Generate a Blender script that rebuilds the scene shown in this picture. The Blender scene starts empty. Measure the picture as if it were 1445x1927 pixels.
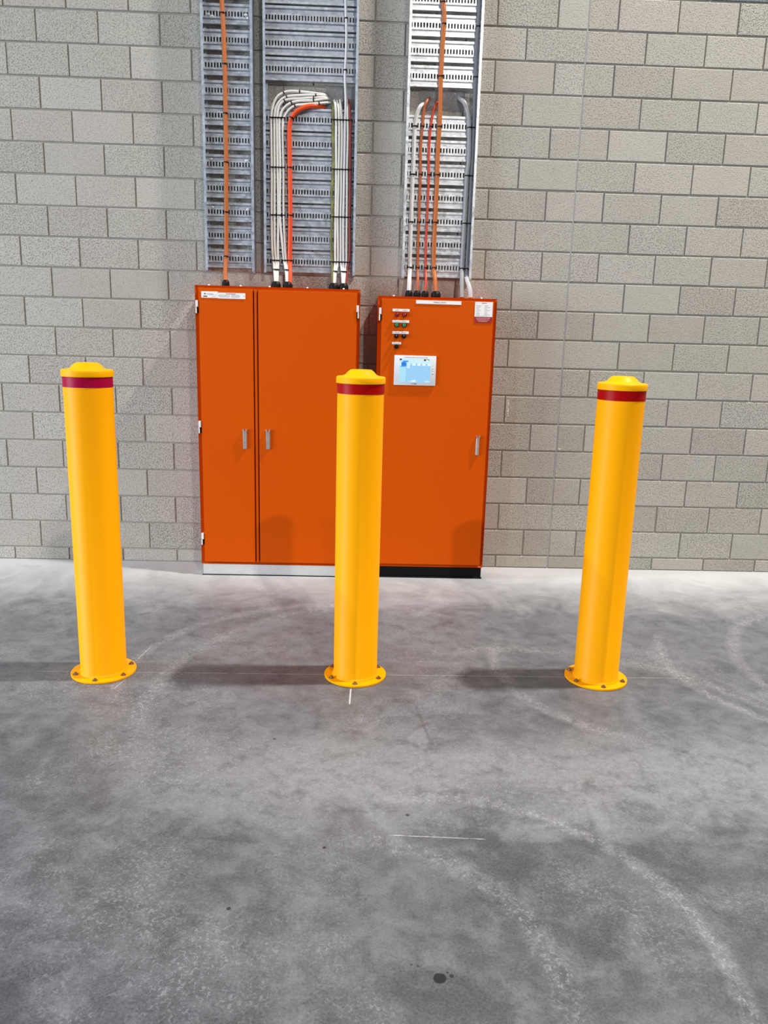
import bpy, bmesh, math, random
from mathutils import Vector, Matrix

random.seed(7)
scene = bpy.context.scene
COL = scene.collection
R = math.radians

# ------------------------------------------------------------------ camera
cam_data = bpy.data.cameras.new('camera')
cam_data.sensor_fit = 'VERTICAL'
cam_data.sensor_height = 36.0
cam_data.lens = 1449.6 * 36.0 / 1927.0
cam_data.clip_end = 200
cam = bpy.data.objects.new('camera', cam_data)
COL.objects.link(cam)
cam.location = (-1.4375, -5.6120, 1.6615)
cam.rotation_euler = (R(77.462), R(-1.516), R(-1.499))
scene.camera = cam

# ------------------------------------------------------------------ world, lamps, exposure
scene.view_settings.view_transform = 'Standard'
scene.view_settings.look = 'None'
scene.view_settings.gamma = 1.0
scene.view_settings.exposure = 0.03
scene.view_settings.use_curve_mapping = False

world = bpy.data.worlds.new('hall_ambient')
scene.world = world
world.use_nodes = True
wbg = world.node_tree.nodes['Background']
wbg.inputs['Color'].default_value = (0.86, 0.93, 1.0, 1)
wbg.inputs['Strength'].default_value = 0.20


def high_bay(name, loc, watts, color, size=0.45):
    l = bpy.data.lights.new(name, 'AREA')
    l.shape = 'DISK'
    l.size = size
    l.energy = watts
    l.color = color
    o = bpy.data.objects.new(name, l)
    COL.objects.link(o)
    o.location = loc
    return o


high_bay('high_bay_lamp', (3.1, -1.75, 10.0), 1430, (1.0, 0.965, 0.90))
high_bay('high_bay_lamp', (3.1, -14.5, 10.2), 1750, (1.0, 0.965, 0.90))
high_bay('high_bay_lamp', (-11.6, -1.85, 10.0), 780, (0.90, 0.95, 1.0))
high_bay('high_bay_lamp', (-11.6, -14.5, 10.2), 950, (0.93, 0.96, 1.0))
# cool daylight added low on the left; its opening is unseen
dl = bpy.data.lights.new('left_daylight', 'AREA')
dl.shape = 'RECTANGLE'
dl.size, dl.size_y = 5.0, 3.4
dl.energy = 1100
dl.color = (0.72, 0.86, 1.0)
dlo = bpy.data.objects.new('left_daylight', dl)
COL.objects.link(dlo)
dlo.location = (-11.0, -5.5, 1.75)
dlo.rotation_euler = (R(90), 0, R(-90))


# ------------------------------------------------------------------ material helper
class NT:
    def __init__(self, name):
        self.m = bpy.data.materials.new(name)
        self.m.use_nodes = True
        self.t = self.m.node_tree
        self.b = self.t.nodes['Principled BSDF']

    def node(self, kind, **kw):
        n = self.t.nodes.new(kind)
        for k, v in kw.items():
            setattr(n, k, v)
        return n

    def put(self, sock, v):
        if v is None:
            return
        if hasattr(v, 'is_output'):
            self.t.links.new(v, sock)
        else:
            if isinstance(v, (tuple, list)) and len(v) == 3 and sock.type == 'RGBA':
                v = (*v, 1)
            sock.default_value = v

    def math(self, op, a, b=None, c=None, clamp=False):
        n = self.node('ShaderNodeMath', operation=op, use_clamp=clamp)
        self.put(n.inputs[0], a)
        self.put(n.inputs[1], b)
        self.put(n.inputs[2], c)
        return n.outputs[0]

    def mix(self, f, a, b, blend='MIX'):
        n = self.node('ShaderNodeMix', data_type='RGBA', blend_type=blend)
        self.put(n.inputs[0], f)
        self.put(n.inputs[6], a)
        self.put(n.inputs[7], b)
        return n.outputs[2]

    def pos(self):
        if not hasattr(self, '_p'):
            self._g = self.node('ShaderNodeNewGeometry')
            self._p = self._g.outputs['Position']
        return self._p

    def objco(self):
        return self.node('ShaderNodeTexCoord').outputs['Object']

    def xyz(self):
        if not hasattr(self, '_s'):
            s = self.node('ShaderNodeSeparateXYZ')
            self.put(s.inputs[0], self.pos())
            self._s = s.outputs
        return self._s

    def noise(self, scale, detail=2, rough=0.5, vec=None, dist=0.0):
        n = self.node('ShaderNodeTexNoise')
        self.put(n.inputs['Vector'], vec if vec is not None else self.pos())
        n.inputs['Scale'].default_value = scale
        n.inputs['Detail'].default_value = detail
        n.inputs['Roughness'].default_value = rough
        n.inputs['Distortion'].default_value = dist
        return n.outputs['Fac']

    def voronoi(self, scale, vec=None, out='Distance', feature='F1'):
        n = self.node('ShaderNodeTexVoronoi', feature=feature)
        self.put(n.inputs['Vector'], vec if vec is not None else self.pos())
        n.inputs['Scale'].default_value = scale
        return n.outputs[out]

    def rng(self, v, a, b, c=0.0, d=1.0):
        n = self.node('ShaderNodeMapRange')
        n.clamp = True
        self.put(n.inputs[0], v)
        for i, x in enumerate((a, b, c, d)):
            self.put(n.inputs[i + 1], x)
        return n.outputs[0]

    def ramp(self, f, stops):
        n = self.node('ShaderNodeValToRGB')
        self.put(n.inputs[0], f)
        el = n.color_ramp.elements
        el[0].position, el[0].color = stops[0][0], (*stops[0][1], 1)
        el[1].position, el[1].color = stops[-1][0], (*stops[-1][1], 1)
        for p, c in stops[1:-1]:
            e = el.new(p)
            e.color = (*c, 1)
        return n.outputs[0]

    def bump(self, h, strength=0.3, dist=0.01):
        n = self.node('ShaderNodeBump')
        self.put(n.inputs['Strength'], strength)
        n.inputs['Distance'].default_value = dist
        self.put(n.inputs['Height'], h)
        self.put(self.b.inputs['Normal'], n.outputs[0])

    def set(self, **kw):
        for k, v in kw.items():
            self.put(self.b.inputs[k.replace('_', ' ')], v)
        return self


def plain(name, col, rough=0.45, metal=0.0, var=0.06, bump=0.0, bscale=300):
    n = NT(name)
    f = n.noise(9, 3)
    c = n.mix(f, tuple(x * (1 - var) for x in col), tuple(min(1, x * (1 + var)) for x in col))
    n.set(Base_Color=c, Roughness=rough, Metallic=metal)
    if bump:
        n.bump(n.noise(bscale, 2), bump, 0.002)
    return n.m


# ------------------------------------------------------------------ block wall material
def block_material(name, island, coloured=False):
    n = NT(name)
    if island:
        n.pos()
        rnd = n._g.outputs['Random Per Island']
    else:
        rnd = n.node('ShaderNodeObjectInfo').outputs['Random']
    r2 = n.math('FRACT', n.math('MULTIPLY', rnd, 7.31))
    r3 = n.math('FRACT', n.math('MULTIPLY', rnd, 23.7))
    if coloured:
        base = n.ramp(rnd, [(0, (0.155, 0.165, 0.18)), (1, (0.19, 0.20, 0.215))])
    else:
        base = n.ramp(rnd, [(0.0, (0.335, 0.305, 0.262)), (0.25, (0.385, 0.352, 0.305)), (0.5, (0.36, 0.342, 0.292)),
                            (0.75, (0.425, 0.392, 0.345)), (1.0, (0.36, 0.322, 0.278))])
    cloud = n.noise(3.3, 4, 0.6)
    base = n.mix(n.rng(cloud, 0.3, 0.7, 0.0, 0.35), base, (0.43, 0.40, 0.36) if not coloured else (0.20, 0.21, 0.22))
    fine = n.noise(170, 3, 0.7)
    med = n.noise(105, 3, 0.65, dist=0.4)
    # open texture: pits appear on coarse blocks, hardly on smooth ones
    amt = n.rng(r2, 0.1, 0.9, 0.10, 0.80)
    pits = n.rng(med, 0.47, 0.36, 0.0, 1.0)
    c = n.mix(n.math('MULTIPLY', pits, amt), base, (0.19, 0.175, 0.155) if not coloured else (0.10, 0.105, 0.11))
    c = n.mix(n.rng(fine, 0.25, 0.75, 0.0, 0.30), c, (0.50, 0.47, 0.425) if not coloured else (0.23, 0.24, 0.25))
    dark = n.rng(n.noise(70, 1), 0.32, 0.25)
    c = n.mix(n.math('MULTIPLY', dark, 0.55), c, (0.15, 0.14, 0.12))
    # slight tints: mossy and rosy patches
    tint = n.noise(1.7, 3)
    c = n.mix(n.math('MULTIPLY', n.rng(tint, 0.55, 0.75), 0.22), c, (0.34, 0.35, 0.27))
    c = n.mix(n.math('MULTIPLY', n.rng(tint, 0.45, 0.28), 0.20), c, (0.40, 0.33, 0.31))
    if not coloured:
        X, Y, Z = n.xyz()
        crumb = n.rng(n.noise(55, 2), 0.50, 0.60)
        for x0, x1, z0, z1 in ((-0.392, -0.366, 1.11, 1.27), (-0.375, -0.335, 0.318, 0.352), (0.012, 0.035, 0.905, 0.925)):
            f = n.math('MULTIPLY', n.rng(n.math('ABSOLUTE', n.math('SUBTRACT', X, (x0 + x1) / 2)), (x1 - x0) / 2 - 0.006, (x1 - x0) / 2, 1, 0),
                       n.rng(n.math('ABSOLUTE', n.math('SUBTRACT', Z, (z0 + z1) / 2)), (z1 - z0) / 2 - 0.006, (z1 - z0) / 2, 1, 0))
            c = n.mix(n.math('MULTIPLY', n.math('MULTIPLY', f, crumb), 0.8), c, (0.72, 0.69, 0.66))
    n.set(Base_Color=c, Roughness=0.93)
    n.b.inputs['Specular IOR Level'].default_value = 0.2
    h = n.math('ADD', n.math('MULTIPLY', med, n.rng(r2, 0, 1, 0.35, 1.0)), n.math('MULTIPLY', fine, 0.35))
    h = n.math('SUBTRACT', h, n.math('MULTIPLY', pits, 0.5))
    n.bump(h, n.rng(r3, 0, 1, 0.6, 1.0), 0.006)
    return n.m


M = {}
M['block'] = block_material('concrete_block', False)
M['block_far'] = block_material('concrete_block_far', True)
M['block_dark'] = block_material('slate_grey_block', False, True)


def mortar_mat():
    n = NT('mortar')
    f = n.noise(40, 4, 0.7)
    g = n.noise(1.5, 2)
    c = n.mix(f, (0.24, 0.22, 0.185), (0.36, 0.335, 0.295))
    c = n.mix(n.math('MULTIPLY', n.rng(g, 0.5, 0.7), 0.5), c, (0.30, 0.285, 0.215))
    n.set(Base_Color=c, Roughness=0.95)
    n.bump(n.noise(120, 3), 0.5, 0.004)
    return n.m


M['mortar'] = mortar_mat()
M['joint_sealant'] = plain('joint_sealant', (0.30, 0.285, 0.285), 0.7)


# ------------------------------------------------------------------ floor material
def floor_mat():
    n = NT('trowelled_concrete')
    X, Y, Z = n.xyz()
    big = n.noise(0.75, 5, 0.62, dist=0.5)
    mid = n.noise(2.6, 5, 0.65, dist=0.9)
    fine = n.noise(26, 4, 0.7)
    speck = n.noise(120, 3, 0.75)
    c = n.ramp(big, [(0.30, (0.026, 0.027, 0.030)), (0.48, (0.043, 0.044, 0.048)), (0.68, (0.080, 0.081, 0.087))])
    c = n.mix(n.rng(mid, 0.42, 0.72, 0.0, 0.55), c, (0.150, 0.151, 0.158))
    c = n.mix(n.rng(mid, 0.46, 0.30, 0.0, 0.6), c, (0.040, 0.041, 0.046))
    # the slab is more worn and less sealed towards the wall
    worn = n.rng(n.math('ADD', Y, n.math('MULTIPLY', n.math('SUBTRACT', big, 0.5), 1.6)), -3.9, -1.4)
    c = n.mix(n.math('MULTIPLY', worn, 0.55), c, (0.180, 0.178, 0.184))
    # worn flecks where the trowelled skin is scuffed off
    zone = n.rng(n.noise(1.15, 3, 0.6), 0.47, 0.66)
    band = n.math('MULTIPLY', n.rng(n.math('ABSOLUTE', n.math('ADD', Y, n.math('ADD', 2.88, n.math('MULTIPLY', n.math('SUBTRACT', mid, 0.5), 0.9)))), 0.10, 0.42, 1, 0),
                  n.rng(X, -2.6, -1.6))
    zone = n.math('MAXIMUM', zone, n.math('MULTIPLY', band, 0.85))
    fl = n.rng(n.noise(75, 3, 0.7, dist=1.2), 0.53, 0.62)
    c = n.mix(n.math('MULTIPLY', n.math('MULTIPLY', fl, zone), 0.8), c, (0.33, 0.33, 0.335))
    c = n.mix(n.math('MULTIPLY', zone, 0.22), c, (0.22, 0.22, 0.225))
    c = n.mix(n.math('MULTIPLY', band, n.rng(fine, 0.25, 0.65, 0.25, 0.75)), c, (0.27, 0.268, 0.272))
    c = n.mix(n.rng(speck, 0.35, 0.7, 0.0, 0.35), c, (0.20, 0.20, 0.206))
    c = n.mix(n.rng(speck, 0.45, 0.25, 0.0, 0.6), c, (0.035, 0.036, 0.039))
    # mottling of the trowelled skin
    mot = n.noise(8.5, 7, 0.72, dist=0.3)
    c = n.mix(n.rng(mot, 0.50, 0.70, 0.0, 0.42), c, (0.23, 0.229, 0.235))
    c = n.mix(n.rng(mot, 0.49, 0.32, 0.0, 0.50), c, (0.040, 0.040, 0.044))
    # cement dust swept along the foot of the wall
    dust = n.math('MULTIPLY', n.rng(n.math('ADD', Y, n.math('MULTIPLY', n.math('SUBTRACT', mid, 0.5), 0.9)), -1.05, -0.15), 0.85)
    c = n.mix(dust, c, (0.53, 0.52, 0.50))

    # tyre arcs: centre, radius, half width, and the half plane in which they show
    def arc(cx, cy, r, w, ax, ay, lim, strength, colr):
        nonlocal c
        dx = n.math('SUBTRACT', X, cx)
        dy = n.math('SUBTRACT', Y, cy)
        d = n.math('SQRT', n.math('ADD', n.math('MULTIPLY', dx, dx), n.math('MULTIPLY', dy, dy)))
        d = n.math('ADD', d, n.math('MULTIPLY', n.math('SUBTRACT', mid, 0.5), 0.05))
        ring = n.rng(n.math('ABSOLUTE', n.math('SUBTRACT', d, r)), w * 0.3, w, 1, 0)
        side = n.rng(n.math('ADD', n.math('MULTIPLY', dx, ax), n.math('MULTIPLY', dy, ay)), lim, lim + 0.25)
        f = n.math('MULTIPLY', n.math('MULTIPLY', ring, side), n.math('ADD', n.math('MULTIPLY', fl, 0.6), n.rng(fine, 0.35, 0.65, 0.0, 0.4)))
        c = n.mix(n.math('MULTIPLY', f, strength), c, colr)
    light = (0.40, 0.395, 0.39)
    darkc = (0.055, 0.054, 0.057)
    arc(0.109, -1.829, 0.82, 0.045, -0.93, -0.36, 0.42, 0.55, light)
    arc(1.11, -1.81, 0.875, 0.045, -0.93, -0.36, 0.40, 0.60, light)
    arc(1.78, -1.94, 1.144, 0.05, -0.9, -0.2, 0.3, 0.55, light)
    arc(-1.163, -3.811, 0.768, 0.04, 0.8, 0.6, 0.25, 0.55, light)
    arc(-1.488, -3.911, 0.62, 0.06, 0.8, 0.6, 0.25, 0.5, light)
    arc(-1.515, -1.994, 1.09, 0.05, -0.5, 0.8, 0.25, 0.5, light)
    arc(-0.935, -2.249, 1.48, 0.05, -0.6, 0.8, 0.5, 0.40, light)
    arc(-0.935, -2.249, 1.33, 0.11, -0.6, 0.8, 0.5, 0.30, darkc)
    arc(-0.60, -2.9, 1.30, 0.07, 0.8, 0.6, 0.35, 0.45, light)
    arc(0.70, -1.95, 0.62, 0.03, 0.2, -0.9, 0.42, 0.5, darkc)

    # straight marks (setting-out lines, scratches)
    def seg(x0, y0, x1, y1, w, strength, colr, broken=True):
        nonlocal c
        L = math.hypot(x1 - x0, y1 - y0)
        ux, uy = (x1 - x0) / L, (y1 - y0) / L
        dx = n.math('SUBTRACT', X, x0)
        dy = n.math('SUBTRACT', Y, y0)
        s = n.math('ADD', n.math('MULTIPLY', dx, ux), n.math('MULTIPLY', dy, uy))
        t = n.math('ABSOLUTE', n.math('SUBTRACT', n.math('MULTIPLY', dy, ux), n.math('MULTIPLY', dx, uy)))
        f = n.math('MULTIPLY', n.rng(t, w * 0.4, w, 1, 0), n.rng(n.math('ABSOLUTE', n.math('SUBTRACT', s, L / 2)), L / 2 - 0.02, L / 2, 1, 0))
        if broken:
            f = n.math('MULTIPLY', f, n.rng(fine, 0.32, 0.6))
        c = n.mix(n.math('MULTIPLY', f, strength), c, colr)
    chalk = (0.50, 0.49, 0.47)
    seg(-3.05, -1.975, 0.30, -1.955, 0.004, 0.55, chalk)
    seg(-1.464, -2.12, -1.468, -2.30, 0.005, 0.95, chalk, False)
    seg(-2.587, -1.842, -2.560, -1.62, 0.004, 0.6, chalk)
    seg(-2.575, -2.06, -2.60, -2.17, 0.004, 0.5, chalk)
    seg(-1.32, -3.265, -0.98, -3.285, 0.003, 0.8, chalk)
    seg(-2.05, -3.28, -1.75, -3.31, 0.008, 0.4, darkc)
    seg(-1.16, -2.28, -1.12, -2.62, 0.010, 0.5, darkc)
    seg(0.33, -1.86, 0.55, -2.30, 0.035, 0.45, darkc)

    # oil drops
    def spot(x, y, r, strength):
        nonlocal c
        dx = n.math('SUBTRACT', X, x)
        dy = n.math('SUBTRACT', Y, y)
        d = n.math('SQRT', n.math('ADD', n.math('MULTIPLY', dx, dx), n.math('MULTIPLY', dy, dy)))
        d = n.math('ADD', d, n.math('MULTIPLY', n.math('SUBTRACT', fine, 0.5), r * 0.9))
        c = n.mix(n.math('MULTIPLY', n.rng(d, r * 0.85, r, 1, 0), strength), c, (0.008, 0.008, 0.009))
    spot(-1.200, -3.876, 0.0195, 0.96)
    spot(-1.166, -3.868, 0.0065, 0.8)
    spot(-1.176, -3.856, 0.004, 0.7)
    spot(-1.272, -3.83, 0.004, 0.7)
    spot(-1.255, -3.835, 0.004, 0.7)
    spot(-1.534, -3.335, 0.006, 0.8)
    spot(-1.804, -3.62, 0.007, 0.8)
    spot(-1.245, -3.15, 0.007, 0.7)
    spot(-1.43 - 0.35, -2.62, 0.008, 0.6)
    c = n.mix(1.0, c, (0.975, 0.985, 1.02), 'MULTIPLY')
    n.set(Base_Color=c, Roughness=n.rng(mid, 0.3, 0.7, 0.42, 0.62))
    n.b.inputs['Specular IOR Level'].default_value = 0.35
    n.bump(n.math('ADD', n.math('MULTIPLY', fine, 0.5), n.math('MULTIPLY', speck, 0.5)), 0.12, 0.003)
    return n.m


M['floor'] = floor_mat()


# ------------------------------------------------------------------ other materials
def powder(name, col, rough, bump=0.10):
    n = NT(name)
    f = n.noise(1.6, 3)
    c = n.mix(f, tuple(x * 0.95 for x in col), tuple(min(1.0, x * 1.04) for x in col))
    n.set(Base_Color=c, Roughness=rough)
    n.b.inputs['Specular IOR Level'].default_value = 0.10
    n.bump(n.noise(420, 2), bump, 0.0012)
    return n.m


M['yellow'] = powder('safety_yellow_paint', (0.90, 0.360, 0.0003), 0.42)
M['cap_yellow'] = powder('yellow_plastic_cap', (0.86, 0.385, 0.0003), 0.40)
M['red_tape'] = powder('red_reflective_tape', (0.34, 0.0005, 0.001), 0.4, 0.05)
M['crimson_tape'] = powder('crimson_reflective_tape', (0.33, 0.0005, 0.035), 0.4, 0.05)
M['orange'] = powder('orange_powder_coat', (0.565, 0.074, 0.0003), 0.42, 0.16)


def galvanised(name, col, rough):
    n = NT(name)
    v = n.voronoi(45, out='Color')
    s = n.node('ShaderNodeSeparateXYZ')
    n.put(s.inputs[0], v)
    f = n.math('MULTIPLY', n.math('ADD', s.outputs[0], n.noise(14, 4, 0.7)), 0.5)
    c = n.mix(f, tuple(x * 0.78 for x in col), tuple(min(1, x * 1.15) for x in col))
    n.set(Base_Color=c, Metallic=0.75, Roughness=n.rng(f, 0.2, 0.8, rough - 0.08, rough + 0.12))
    n.bump(n.noise(130, 3), 0.08, 0.002)
    return n.m


M['galv'] = galvanised('galvanised_steel', (0.55, 0.58, 0.63), 0.40)
M['galv_dull'] = galvanised('dull_galvanised_steel', (0.47, 0.50, 0.55), 0.44)
M['galv_rail'] = galvanised('weathered_galvanised_rail', (0.43, 0.47, 0.53), 0.45)
M['galv_bright'] = galvanised('bright_galvanised_steel', (0.74, 0.75, 0.77), 0.34)
M['plinth_galv'] = plain('plinth_zinc', (0.66, 0.655, 0.65), 0.4, 0.25, 0.12)
M['chrome'] = plain('satin_chrome', (0.60, 0.58, 0.56), 0.30, 0.75, 0.04)
M['bolt'] = plain('anchor_bolt_steel', (0.34, 0.25, 0.16), 0.35, 0.9, 0.3)
M['black'] = plain('black_plastic', (0.006, 0.006, 0.006), 0.45)
M['black_paint'] = plain('black_paint', (0.003, 0.003, 0.0035), 0.6)
M['white_plastic'] = plain('white_plastic', (0.78, 0.76, 0.74), 0.45)
M['hinge_white'] = plain('pale_zinc_hinge', (0.72, 0.68, 0.66), 0.4)
M['white_plate'] = plain('white_engraved_label', (0.80, 0.76, 0.74), 0.5, 0, 0.03)
M['ink'] = plain('dark_ink', (0.05, 0.05, 0.055), 0.6)
M['ink_soft'] = plain('grey_ink', (0.33, 0.32, 0.34), 0.6)
M['ink_red'] = plain('red_ink', (0.42, 0.12, 0.10), 0.6)
M['red_plate'] = plain('red_label', (0.30, 0.006, 0.016), 0.5)
M['pink_ink'] = plain('pale_ink', (0.62, 0.40, 0.40), 0.6)
M['red_lens'] = plain('red_lens', (0.22, 0.003, 0.008), 0.2)
M['green_lens'] = plain('green_button_plastic', (0.04, 0.30, 0.10), 0.3)
M['green_dark'] = plain('dark_green_plastic', (0.015, 0.17, 0.055), 0.3)
M['bezel'] = plain('light_grey_bezel', (0.66, 0.67, 0.70), 0.4, 0, 0.02)
M['cable_white'] = plain('white_cable_sheath', (0.66, 0.63, 0.58), 0.45)
M['cable_white2'] = plain('cool_white_cable_sheath', (0.70, 0.69, 0.69), 0.45)
M['cable_orange'] = plain('orange_cable_sheath', (0.42, 0.105, 0.012), 0.45)
M['cable_rust'] = plain('rust_orange_cable_sheath', (0.37, 0.08, 0.014), 0.45)
M['cable_hot'] = plain('bright_orange_red_cable_sheath', (0.66, 0.058, 0.003), 0.42)
M['cable_redor'] = plain('red_orange_cable_sheath', (0.50, 0.040, 0.010), 0.42)
M['cable_red'] = plain('dark_red_cable_sheath', (0.19, 0.014, 0.007), 0.45)
M['conduit'] = plain('grey_pvc_conduit', (0.27, 0.27, 0.275), 0.4)
M['conduit_pale'] = plain('pale_pvc_conduit', (0.47, 0.47, 0.48), 0.4)
M['conduit_dark'] = plain('dark_grey_pvc_conduit', (0.125, 0.128, 0.145), 0.4)


for _m in ('black_paint', 'black'):
    M[_m].node_tree.nodes['Principled BSDF'].inputs['Specular IOR Level'].default_value = 0.15


def earth_mat():
    n = NT('green_yellow_earth_sheath')
    f = n.rng(n.noise(16, 2), 0.45, 0.6)
    n.set(Base_Color=n.mix(f, (0.11, 0.105, 0.018), (0.20, 0.19, 0.03)), Roughness=0.5)
    return n.m


M['cable_green'] = earth_mat()


def emis(name, col, k):
    n = NT(name)
    n.set(Base_Color=(0.02, 0.02, 0.02), Roughness=0.2)
    n.put(n.b.inputs['Emission Color'], (*col, 1))
    n.b.inputs['Emission Strength'].default_value = k
    return n.m


M['scr_bg'] = emis('screen_light_blue', (0.33, 0.64, 0.93), 0.95)
M['scr_side'] = emis('screen_pale_blue', (0.42, 0.78, 0.95), 0.95)
M['scr_top'] = emis('screen_white_blue', (0.62, 0.88, 0.96), 0.95)
M['scr_white'] = emis('screen_white', (0.80, 0.93, 0.97), 1.0)
M['scr_deep'] = emis('screen_deep_blue', (0.010, 0.19, 0.75), 0.95)
M['scr_mid'] = emis('screen_mid_blue', (0.02, 0.33, 0.85), 0.95)
M['scr_dark'] = emis('screen_dark', (0.02, 0.02, 0.03), 0.5)


def sealant_mat():
    n = NT('clear_glossy_sealant')
    n.set(Base_Color=(0.26, 0.255, 0.27), Roughness=0.10)
    n.b.inputs['Alpha'].default_value = 0.5
    n.bump(n.noise(34, 3, 0.6), 0.55, 0.02)
    return n.m


M['sealant'] = sealant_mat()

# ------------------------------------------------------------------ object helpers
WO = {}


def link(name, mesh, mat, parent, origin, kind=None):
    o = bpy.data.objects.new(name, mesh)
    COL.objects.link(o)
    origin = Vector(origin)
    WO[o] = origin
    if parent is not None:
        o.parent = parent
        o.location = origin - WO[parent]
    else:
        o.location = origin
    if mesh is not None and mat is not None:
        ms = mat if isinstance(mat, (list, tuple)) else [mat]
        if not len(mesh.materials):
            for m in ms:
                mesh.materials.append(M[m] if isinstance(m, str) else m)
    if kind:
        o['kind'] = kind
    return o


def tag(o, label, cat, group=None):
    o['label'] = label
    o['category'] = cat
    if group:
        o['group'] = group
    return o


def empty(name, loc):
    o = link(name, None, None, None, loc)
    o.empty_display_size = 0.1
    return o


def from_bm(name, bm, mat, parent=None, origin=(0, 0, 0), smooth=None, kind=None):
    """bm is in world space; it is re-centred on origin."""
    bmesh.ops.translate(bm, verts=bm.verts, vec=-Vector(origin))
    me = bpy.data.meshes.new(name)
    if smooth is not None:
        ang = R(smooth)
        for f in bm.faces:
            f.smooth = True
        for e in bm.edges:
            if len(e.link_faces) == 2 and e.calc_face_angle(0) > ang:
                e.smooth = False
    bm.to_mesh(me)
    bm.free()
    return link(name, me, mat, parent, origin, kind)


def bx(bm, x0, x1, y0, y1, z0, z1, bevel=0.0, seg=1, mi=0):
    vs = [bm.verts.new(p) for p in ((x0, y0, z0), (x1, y0, z0), (x1, y1, z0), (x0, y1, z0),
                                    (x0, y0, z1), (x1, y0, z1), (x1, y1, z1), (x0, y1, z1))]
    fs = [bm.faces.new([vs[i] for i in q]) for q in ((0, 3, 2, 1), (4, 5, 6, 7), (0, 1, 5, 4), (1, 2, 6, 5), (2, 3, 7, 6), (3, 0, 4, 7))]
    for f in fs:
        f.material_index = mi
    if bevel:
        es = list({e for f in fs for e in f.edges})
        bmesh.ops.bevel(bm, geom=es, offset=bevel, segments=seg, affect='EDGES', profile=0.5)
    return bm


def box(name, x0, x1, y0, y1, z0, z1, mat, parent=None, bevel=0.0, seg=1, kind=None, smooth=None):
    bm = bx(bmesh.new(), x0, x1, y0, y1, z0, z1, bevel, seg)
    return from_bm(name, bm, mat, parent, ((x0 + x1) / 2, (y0 + y1) / 2, z0), smooth, kind)


def lathe(bm, prof, cx, cy, cz=0.0, n=48, axis='Z', mi=0):
    """prof: list of (radius, height); closes at zero radii. axis Z = up, axis Y = towards the viewer (-Y)."""
    rings = []
    for r, h in prof:
        ring = []
        if r < 1e-6:
            p = (cx, cy, cz + h) if axis == 'Z' else (cx, cy - h, cz)
            ring = [bm.verts.new(p)]
        else:
            for i in range(n):
                a = 2 * math.pi * i / n
                p = (cx + r * math.cos(a), cy + r * math.sin(a), cz + h) if axis == 'Z' else (cx + r * math.cos(a), cy - h, cz + r * math.sin(a))
                ring.append(bm.verts.new(p))
        rings.append(ring)
    for a, b in zip(rings, rings[1:]):
        if len(a) == 1 and len(b) == 1:
            continue
        for i in range(n):
            j = (i + 1) % n
            if len(a) == 1:
                f = bm.faces.new((a[0], b[j], b[i]))
            elif len(b) == 1:
                f = bm.faces.new((a[i], a[j], b[0]))
            else:
                f = bm.faces.new((a[i], a[j], b[j], b[i]))
            f.material_index = mi
    for ring, rev in ((rings[0], True), (rings[-1], False)):
        if len(ring) > 1:
            f = bm.faces.new(ring[::-1] if rev else ring)
            f.material_index = mi
    bmesh.ops.recalc_face_normals(bm, faces=bm.faces)
    return bm


def catmull(pts, k=5):
    P = [Vector(p) for p in pts]
    P = [P[0] * 2 - P[1]] + P + [P[-1] * 2 - P[-2]]
    out = []
    for i in range(1, len(P) - 2):
        p0, p1, p2, p3 = P[i - 1:i + 3]
        # centripetal parametrisation keeps uneven spacing from overshooting
        d = [max(1e-4, (b - a).length) ** 0.5 for a, b in ((p0, p1), (p1, p2), (p2, p3))]
        m1 = ((p1 - p0) / d[0] - (p2 - p0) / (d[0] + d[1]) + (p2 - p1) / d[1]) * d[1]
        m2 = ((p2 - p1) / d[1] - (p3 - p1) / (d[1] + d[2]) + (p3 - p2) / d[2]) * d[1]
        for s in range(k):
            t = s / k
            out.append(p1 * (2 * t ** 3 - 3 * t ** 2 + 1) + m1 * (t ** 3 - 2 * t ** 2 + t) + p2 * (-2 * t ** 3 + 3 * t ** 2) + m2 * (t ** 3 - t ** 2))
    out.append(P[-2].copy())
    return out


def tube(bm, path, r, n=12):
    path = [Vector(p) for p in path]
    T = []
    for i in range(len(path)):
        a = path[max(0, i - 1)]
        b = path[min(len(path) - 1, i + 1)]
        T.append((b - a).normalized())
    u = T[0].cross(Vector((0, 1, 0)))
    if u.length < 0.1:
        u = T[0].cross(Vector((1, 0, 0)))
    u.normalize()
    rings = []
    for p, t in zip(path, T):
        u = (u - t * u.dot(t)).normalized()
        v = t.cross(u)
        rings.append([bm.verts.new(p + (u * math.cos(2 * math.pi * i / n) + v * math.sin(2 * math.pi * i / n)) * r) for i in range(n)])
    for a, b in zip(rings, rings[1:]):
        for i in range(n):
            j = (i + 1) % n
            bm.faces.new((a[i], a[j], b[j], b[i]))
    bm.faces.new(rings[0][::-1])
    bm.faces.new(rings[-1])
    bmesh.ops.recalc_face_normals(bm, faces=bm.faces)
    return bm


def text_mesh(name, s, x, z, y, height, mat, parent, align='CENTER', width=None):
    cu = bpy.data.curves.new(name, 'FONT')
    cu.body = s
    cu.size = height / 0.70
    cu.align_x = align
    cu.align_y = 'CENTER'
    cu.extrude = 0.0003
    t = bpy.data.objects.new(name, cu)
    COL.objects.link(t)
    bpy.context.view_layer.update()
    dg = bpy.context.evaluated_depsgraph_get()
    me = bpy.data.meshes.new_from_object(t.evaluated_get(dg))
    bpy.data.objects.remove(t)
    bpy.data.curves.remove(cu)
    me.materials.clear()
    if width:
        xs = [v.co.x for v in me.vertices]
        k = width / (max(xs) - min(xs))
        for v in me.vertices:
            v.co.x *= k
    o = link(name, me, mat, parent, (x, y, z))
    o.rotation_euler = (R(90), 0, 0)
    return o


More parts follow.
